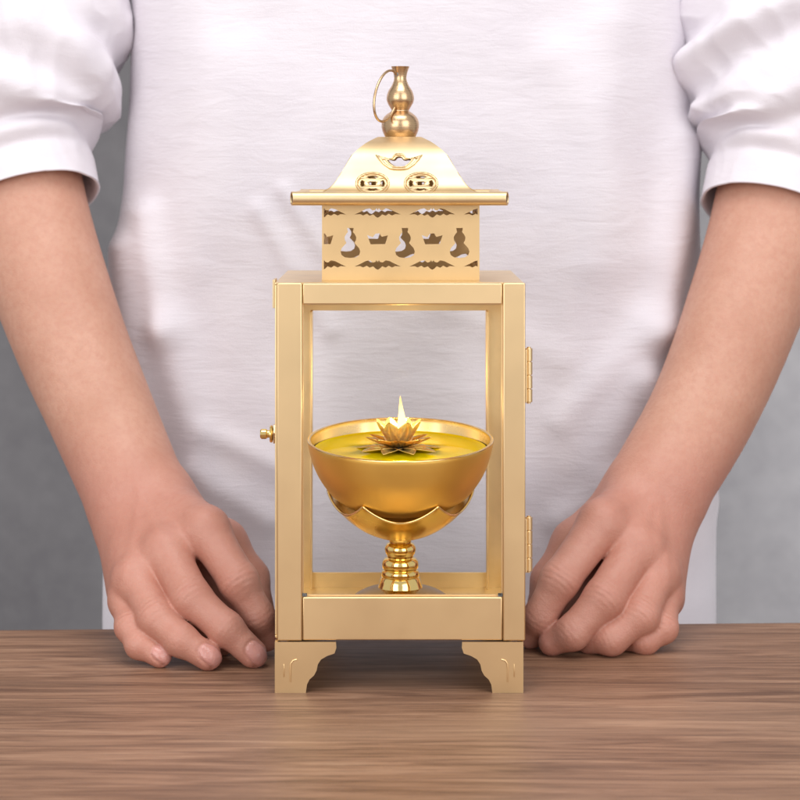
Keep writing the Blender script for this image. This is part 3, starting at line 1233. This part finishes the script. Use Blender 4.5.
allv, allf, flush, nail = [], [], [], []
base_n = 0
camdir = np.array([0, -0.88, 0.47])
for key, A in ARMS.items():
    f = arm_sdf(A)
    pts_ = np.array([j[0] for j in A['fore'][1:]] + [j[0] for fg in A['fingers'] for j in fg] + [j[0] for j in A['thumb']])
    lo = pts_.min(0) - 0.045
    hi = pts_.max(0) + 0.045
    lo[2] = -0.004
    hi[2] = A['fore'][1][0][2] + 0.02
    v_, f_, n_ = isosurface(f, lo, hi, 0.0009)
    fl_ = 0.5 * np.clip((0.125 - v_[:, 2]) / 0.04, 0, 1)
    na_ = np.zeros(len(v_))
    disp = np.zeros(len(v_))
    for k, fg in enumerate(A['fingers']):
        for ji in (1, 2):
            Jp, Jr = fg[ji]
            ax_ = fg[ji + 1][0] - fg[ji - 1][0]
            ax_ = ax_ / np.linalg.norm(ax_)
            dors = camdir - ax_ * (camdir @ ax_)
            dors /= np.linalg.norm(dors)
            rel_ = v_ - Jp
            t_ = rel_ @ ax_
            rad_ = np.sqrt(np.maximum((rel_ ** 2).sum(1) - t_ ** 2, 0))
            face = np.clip((n_ @ dors) * 1.6 - 0.35, 0, 1)
            near = (rad_ < Jr * 1.25)
            env = np.exp(-(t_ / (Jr * 0.62)) ** 2) * near * face
            side_ = np.cross(ax_, dors)
            bow = ((rel_ @ side_) / Jr) ** 2 * 0.0012
            wr = np.cos(2 * np.pi * (np.abs(t_) - bow) / (0.0031 if ji == 1 else 0.0027))
            irr = 0.55 + 0.45 * np.sin((rel_ @ side_) * 700 + k * 2.1 + ji) * np.sin(t_ * 900 + k)
            disp += env * (0.00036 if ji == 1 else 0.00016) * wr * irr
            fl_ = np.maximum(fl_, np.exp(-(t_ / (Jr * 0.9)) ** 2) * near * face * (0.55 if ji == 1 else 0.4))
        # knuckle and fingertip colour
        Jp, Jr = fg[0]
        dd = np.sqrt(((v_ - Jp) ** 2).sum(1))
        fl_ = np.maximum(fl_, 0.40 * np.exp(-((dd - Jr) / 0.010) ** 2) * (dd < Jr * 2.2))
        Tp, Tr = fg[3]
        dd = np.sqrt(((v_ - Tp) ** 2).sum(1))
        fl_ = np.maximum(fl_, 0.95 * np.exp(-(dd / (Tr * 1.6)) ** 2))
        if k in A['nails']:
            ax_ = fg[3][0] - fg[2][0]
            ax_ = ax_ / np.linalg.norm(ax_)
            cd = np.array([0.10 if key == 'L' else -0.1, -0.80, 0.60])
            dors = cd - ax_ * (cd @ ax_)
            dors /= np.linalg.norm(dors)
            side_ = np.cross(ax_, dors)
            rel_ = v_ - (Tp + ax_ * (Tr * 0.18))
            u_ = rel_ @ ax_ / (Tr * 0.86)
            w_ = rel_ @ side_ / (Tr * 0.70)
            e_ = (np.abs(u_) ** 2.6 + np.abs(w_) ** 2.6) ** (1 / 2.6)
            ok = ((rel_ @ dors) > 0) & ((rel_ ** 2).sum(1) < (Tr * 2.2) ** 2) & (np.sqrt(np.maximum((rel_ ** 2).sum(1) - (rel_ @ ax_) ** 2, 0)) < Tr * 1.13)
            m_ = np.clip((1.0 - e_) / 0.16 + 0.5, 0, 1) * ok
            na_ = np.maximum(na_, m_)
            groove = np.exp(-((e_ - 1.05) / 0.10) ** 2) * ok
            edge = np.clip((u_ - 0.5) / 0.4, 0, 1) * m_
            disp += -0.0007 * groove * (u_ < 0.8) + 0.00012 * m_ + 0.00035 * edge
            fl_ = np.where(ok & (e_ > 0.9) & (e_ < 1.3), np.maximum(fl_, 0.55), fl_)
    # tendons and veins over the back of the hand
    for k, fg in enumerate(A['fingers']):
        a = fg[0][0]
        b_ = (A['wrist'][0][0] + A['wrist'][1][0]) / 2
        ba = b_ - a
        h_ = ((v_ - a) @ ba) / (ba @ ba)
        hh = np.clip(h_, 0, 1)
        dv = v_ - a - hh[:, None] * ba
        dors = camdir - ba * (camdir @ ba) / (ba @ ba)
        sv = np.cross(ba / np.linalg.norm(ba), dors / np.linalg.norm(dors))
        lat = dv @ sv
        disp += 0.0006 * np.exp(-(lat / 0.0028) ** 2) * np.clip(h_ * 5 + 0.6, 0, 1) * np.clip(1 - h_, 0, 1) * ((n_ @ camdir) > 0.1)
    v_ = v_ + n_ * disp[:, None]
    allv.append(v_)
    allf.append(f_ + base_n)
    flush.append(fl_)
    nail.append(na_)
    base_n += len(v_)


# trunk, shoulders and upper arms under the sweater
def body_sdf(p):
    d = rcone(p, np.array([-0.05, .315, -0.25]), np.array([-0.06, .32, .40]), 0.08, 0.085)
    for a, b_, ra, rb in (((0.05, .315, -0.25), (0.06, .32, .40), .08, .085), ((-0.20, .33, .50), (0.20, .33, .50), .055, .055), ((0, .33, .5), (0, .325, .64), .058, .056)):
        d = smin(d, rcone(p, np.array(a), np.array(b_), ra, rb), 0.05)
    for key, A in ARMS.items():
        sx = -1 if key == 'L' else 1
        sh = np.array([sx * 0.238, .33, .50])
        el = A['fore'][1]
        d = smin(d, rcone(p, sh, el[0] + np.array([0, 0.004, 0.0]), 0.042, el[1] * 0.80), 0.01)
    return d


v_, f_, n_ = isosurface(body_sdf, np.array([-.36, .15, -.36]), np.array([.36, .46, .72]), 0.006)
allv.append(v_)
allf.append(f_ + base_n)
flush.append(np.zeros(len(v_)))
nail.append(np.zeros(len(v_)))
V_ = np.concatenate(allv) - PO
F_ = np.concatenate(allf)
me = bpy.data.meshes.new('body')
me.vertices.add(len(V_))
me.vertices.foreach_set('co', V_.astype(np.float32).ravel())
me.loops.add(F_.size)
me.loops.foreach_set('vertex_index', F_.astype(np.int32).ravel())
me.polygons.add(len(F_))
me.polygons.foreach_set('loop_start', np.arange(0, F_.size, 4, dtype=np.int32))
me.polygons.foreach_set('loop_total', np.full(len(F_), 4, np.int32))
me.polygons.foreach_set('use_smooth', np.ones(len(F_), bool))
me.update(calc_edges=True)
me.validate()
for nm, arr in (('flush', flush), ('nail', nail)):
    at_ = me.attributes.new(nm, 'FLOAT', 'POINT')
    at_.data.foreach_set('value', np.concatenate(arr).astype(np.float32))
body = link('body', me, M['skin'], per)


# sweater torso --------------------------------------------------------------------
def fold(px, py, x0_, y0_, x1_, y1_, w):
    ax, ay = x1_ - x0_, y1_ - y0_
    L2 = ax * ax + ay * ay
    t_ = np.clip(((px - x0_) * ax + (py - y0_) * ay) / L2, 0, 1)
    d2 = (px - x0_ - t_ * ax) ** 2 + (py - y0_ - t_ * ay) ** 2
    return np.exp(-d2 / (w * w))


TF = [  # soft folds in the cloth: line on the chest, height (m), width
    (150, 215, 170, 330, 0.0050, 16), (172, 330, 215, 520, 0.0040, 22), (128, 250, 140, 420, 0.006, 18),
    (690, 140, 655, 330, 0.0055, 20), (655, 330, 600, 470, 0.0045, 24), (610, 30, 590, 260, 0.0030, 30),
    (560, 60, 640, 250, 0.0025, 28), (220, 60, 190, 260, 0.003, 34), (260, 210, 330, 330, 0.0016, 10),
    (285, 190, 350, 290, 0.0014, 8), (700, 500, 640, 380, 0.004, 16), (560, 420, 640, 330, 0.002, 16),
    (200, 470, 270, 520, 0.0026, 14), (210, 430, 290, 470, 0.002, 12), (560, 520, 630, 470, 0.003, 15), (440, 300, 560, 360, 0.0012, 18),
]
NZ, NPH = 330, 420
zz_ = np.linspace(-0.32, 0.60, NZ)
ph = np.linspace(0, 2 * np.pi, NPH, endpoint=False)
# half widths by height (photo edges measured at the torso's depth)
TY = 0.315
hwz = np.interp(zz_, [-.32, -.05, .02, .08, .15, .20, .26, .34, .42, .50, .56, .60], [.204, .2035, .203, .202, .199, .194, .189, .1855, .187, .195, .160, .075])
dpz_ = np.interp(zz_, [-.32, -.05, .02, .1, .2, .3, .42, .50, .56, .60], [.105, .106, .107, .108, .108, .108, .110, .105, .085, .06])
cs, sn = np.cos(ph), np.sin(ph)
ex = 2 / 2.5
X = hwz[:, None] * (np.sign(cs) * np.abs(cs) ** ex)[None] + 0.0068
Y = TY + dpz_[:, None] * (np.sign(sn) * np.abs(sn) ** ex)[None]
Z = np.repeat(zz_[:, None], NPH, 1)
S = D0 / (D0 + Y)
PX = 400 + X * S / U
PY = 165 + (ZC - Z) * S / U
dsp = np.zeros_like(X)
for a, b_, c, d_, h_, w_ in TF:
    dsp += 1.7 * h_ * fold(PX, PY, a, b_, c, d_, w_)
for i in range(NZ):
    for j in range(NPH):
        if Y[i, j] < TY + 0.06:
            q = Vector((X[i, j] * 9, Y[i, j] * 6, Z[i, j] * 7))
            dsp[i, j] += 0.0046 * noise.noise(q) + 0.0014 * noise.noise(q * 3.1)
front = np.clip((TY + 0.03 - Y) / 0.06, 0, 1)
Yd = Y - dsp * np.clip(-sn, 0, 1)[None] ** 0.5
Xd = X + dsp * cs[None] * 0.6
tv = np.stack([Xd, Yd, Z], -1).reshape(-1, 3) - PO
tf = []
for i in range(NZ - 1):
    for j in range(NPH):
        k = (j + 1) % NPH
        tf.append((i * NPH + j, i * NPH + k, (i + 1) * NPH + k, (i + 1) * NPH + j))
mb = MB()
mb.add(tv.tolist(), tf)
sw = mb.build('sweater', M['knit'], per, smooth=True, merge=False)


# sleeves ---------------------------------------------------------------------------
def sleeve(key, cen, folds, name='sleeve'):
    """loft a cloth tube along the arm; folds: (t, angle, skew, height, width, spread)"""
    cp_ = spline1([0] * len(cen), [0] * len(cen), 1)
    pts3 = [np.array(P(c[0], c[1], c[2])) for c in cen]
    rr_ = [rad(c[3], c[2]) for c in cen]
    seq = [tuple(p) + (r,) for p, r in zip(pts3, rr_)]
    ext = [seq[0]] + seq + [seq[-1]]
    dense = []
    for i in range(1, len(ext) - 2):
        p0, p1, p2, p3 = (np.array(ext[i + k - 1]) for k in range(4))
        for j in range(40):
            t_ = j / 40
            dense.append(0.5 * (2 * p1 + (p2 - p0) * t_ + (2 * p0 - 5 * p1 + 4 * p2 - p3) * t_ ** 2 + (3 * p1 - p0 - 3 * p2 + p3) * t_ ** 3))
    dense.append(np.array(ext[-1]))
    dense = np.array(dense)
    sl_ = np.concatenate([[0], np.cumsum(np.linalg.norm(np.diff(dense[:, :3], axis=0), axis=1))])
    NTt, NPp = 340, 220
    ss = np.linspace(0, sl_[-1], NTt)
    C = np.stack([np.interp(ss, sl_, dense[:, k]) for k in range(4)], 1)
    tang = np.gradient(C[:, :3], axis=0)
    for _ in range(30):
        tang[1:-1] = (tang[:-2] + tang[1:-1] * 2 + tang[2:]) / 4
    tang /= np.linalg.norm(tang, axis=1)[:, None]
    fwd = np.array([0, -1.0, 0])
    ang = np.linspace(0, 2 * np.pi, NPp, endpoint=False)
    vs = np.zeros((NTt, NPp, 3))
    for i in range(NTt):
        t_ = tang[i]
        a = fwd - t_ * (fwd @ t_)
        a /= np.linalg.norm(a)
        b_ = np.cross(t_, a)           # angle 0 faces the camera
        if b_[0] < 0:
            b_ = -b_                   # angle +90 deg points to picture right
        r = np.full(NPp, C[i, 3])
        for (ft, fa, sk, fh, fw, fs_) in folds:
            da = (ang - R(fa) + np.pi) % (2 * np.pi) - np.pi
            cen_s = ft + sk * da
            x_ = (ss[i] - cen_s) / fw
            prof_ = np.exp(-np.abs(x_) ** 2.0) - 0.45 * np.exp(-((x_ + 1.5) / 0.7) ** 2)
            r = r + 1.05 * fh * prof_ * np.exp(-(da / R(fs_)) ** 2)
        for j in range(NPp):
            d_ = a * math.cos(ang[j]) + b_ * math.sin(ang[j])
            n3 = noise.noise(Vector((d_[0] * 2.2 + 7, d_[2] * 2.2 + ss[i] * 16, d_[1] * 2.2 + (3 if key == 'L' else 9))))
            amp = 0.0010 + 0.0031 * min(1, max(0, (ss[i] - 0.03) / 0.03))
            n4 = noise.noise(Vector((d_[0] * 3.5 + 2, d_[1] * 3.5, ss[i] * 55 + d_[0] * 2.0)))
            vs[i, j] = C[i, :3] + d_ * (r[j] + amp * n3 + amp * 0.42 * (0.5 - abs(n4) * 2))
    # hem: turn the cloth in at the lower end
    hem = []
    for k, (dr, ds) in enumerate(((0.0004, -0.0008), (-0.0006, -0.0012), (-0.0016, -0.0006), (-0.0022, 0.002), (-0.0026, 0.02))):
        ringv = vs[0] + (C[0, :3] - vs[0]) / np.linalg.norm(C[0, :3] - vs[0], axis=1)[:, None] * (-dr) + tang[0] * ds
        hem.append(ringv)
    full = np.concatenate([np.array(hem[::-1]), vs])
    NR = len(full)
    fs2 = []
    for i in range(NR - 1):
        for j in range(NPp):
            k = (j + 1) % NPp
            fs2.append((i * NPp + j, i * NPp + k, (i + 1) * NPp + k, (i + 1) * NPp + j))
    mb = MB()
    mb.add((full.reshape(-1, 3) - PO).tolist(), fs2)
    return mb.build(name, M['sleeve'], sw, smooth=True, merge=False)


# distances run up the sleeve from the cuff edge (metres)
sleeve('L', [(29, 201, .246, 71), (20, 160, .257, 74), (14, 128, .264, 84), (18, 70, .272, 98), (22, 0, .285, 101), (30, -90, .305, 98), (70, -190, .325, 88)],
       [(0.030, 20, 0.003, 0.0035, 0.006, 75), (0.045, 70, -0.008, 0.0085, 0.008, 60), (0.047, -40, 0.006, 0.006, 0.008, 50),
        (0.063, 95, -0.010, 0.0090, 0.009, 55), (0.066, 10, -0.012, 0.0065, 0.010, 45), (0.085, 60, -0.016, 0.0080, 0.011, 60), (0.088, -50, 0.01, 0.006, 0.01, 50),
        (0.112, 90, -0.020, 0.0075, 0.013, 60), (0.120, 0, -0.02, 0.005, 0.014, 50), (0.145, 60, -0.03, 0.006, 0.018, 60)])
sleeve('R', [(771, 213, .246, 71), (780, 172, .257, 74), (786, 138, .264, 84), (784, 80, .272, 96), (784, 0, .285, 97), (778, -90, .305, 96), (730, -190, .325, 88)],
       [(0.032, -20, -0.003, 0.0035, 0.006, 75), (0.047, -70, 0.008, 0.0075, 0.008, 60), (0.050, 40, 0.010, 0.006, 0.008, 50),
        (0.066, -95, 0.010, 0.0085, 0.009, 55), (0.070, 0, 0.016, 0.0075, 0.010, 55), (0.096, -75, 0.020, 0.0110, 0.011, 60), (0.092, 40, 0.016, 0.007, 0.010, 50),
        (0.120, -90, 0.020, 0.0070, 0.013, 60), (0.128, -10, 0.03, 0.006, 0.014, 50), (0.152, -60, 0.03, 0.006, 0.018, 60)])


# ------------------------------------------------------------------ light, camera, world
def area(name, loc, target, sx, sy, power, col=(1, 1, 1)):
    l = bpy.data.lights.new(name, 'AREA')
    l.shape = 'RECTANGLE'
    l.size, l.size_y = sx, sy
    l.energy = power
    l.color = col
    o_ = bpy.data.objects.new(name, l)
    COL.objects.link(o_)
    o_.location = loc
    d = Vector(target) - Vector(loc)
    o_.rotation_euler = d.to_track_quat('-Z', 'Y').to_euler()
    return o_


area('softbox_left', (-0.88, -1.30, 0.62), (0, 0.1, 0.16), 1.1, 1.2, 12.0, (1.0, 0.985, 0.975))
area('softbox_right', (0.88, -1.30, 0.62), (0, 0.1, 0.16), 1.1, 1.2, 10.5, (1.0, 0.985, 0.975))
area('softbox_top', (0.0, -0.40, 1.50), (0, 0.12, 0.1), 1.2, 0.8, 11.5, (1.0, 0.985, 0.98))
area('wall_lamp', (0.70, 0.72, -0.02), (0.46, 1.15, -0.02), 0.3, 0.3, 4.0)
# the burning wick lights the petals, the oil and the bowl
fl_l = bpy.data.lights.new('flame_light', 'POINT')
fl_l.energy = 0.058
fl_l.shadow_soft_size = 0.004
fl_l.color = (1.0, 0.72, 0.32)
fl_o = bpy.data.objects.new('flame_light', fl_l)
COL.objects.link(fl_o)
fl_o.location = fc + Vector((2.6 * BV, 0, 50 * BV))

w = bpy.data.worlds.new('World')
scene.world = w
w.use_nodes = True
bg = w.node_tree.nodes['Background']
bg.inputs[0].default_value = (0.95, 0.925, 0.93, 1)
bg.inputs[1].default_value = 0.57

cam = bpy.data.cameras.new('camera')
cam.sensor_width = 36
cam.lens = 2094.05 / 800 * 36
cam.shift_y = -235 / 800
cam.clip_start = 0.05
cam.clip_end = 50
cam.dof.use_dof = True
cam.dof.focus_distance = 1.11
cam.dof.aperture_fstop = 16
co = bpy.data.objects.new('camera', cam)
COL.objects.link(co)
co.location = (0, -D0, ZC)
co.rotation_euler = (math.pi / 2, 0, 0)
scene.camera = co

scene.view_settings.view_transform = 'Standard'
scene.view_settings.look = 'None'
scene.view_settings.exposure = 0.15
scene.view_settings.gamma = 1
scene.render.engine = 'CYCLES'
scene.cycles.use_denoising = True
scene.cycles.max_bounces = 10
scene.cycles.transparent_max_bounces = 16
scene.cycles.caustics_reflective = False
scene.cycles.sample_clamp_indirect = 4
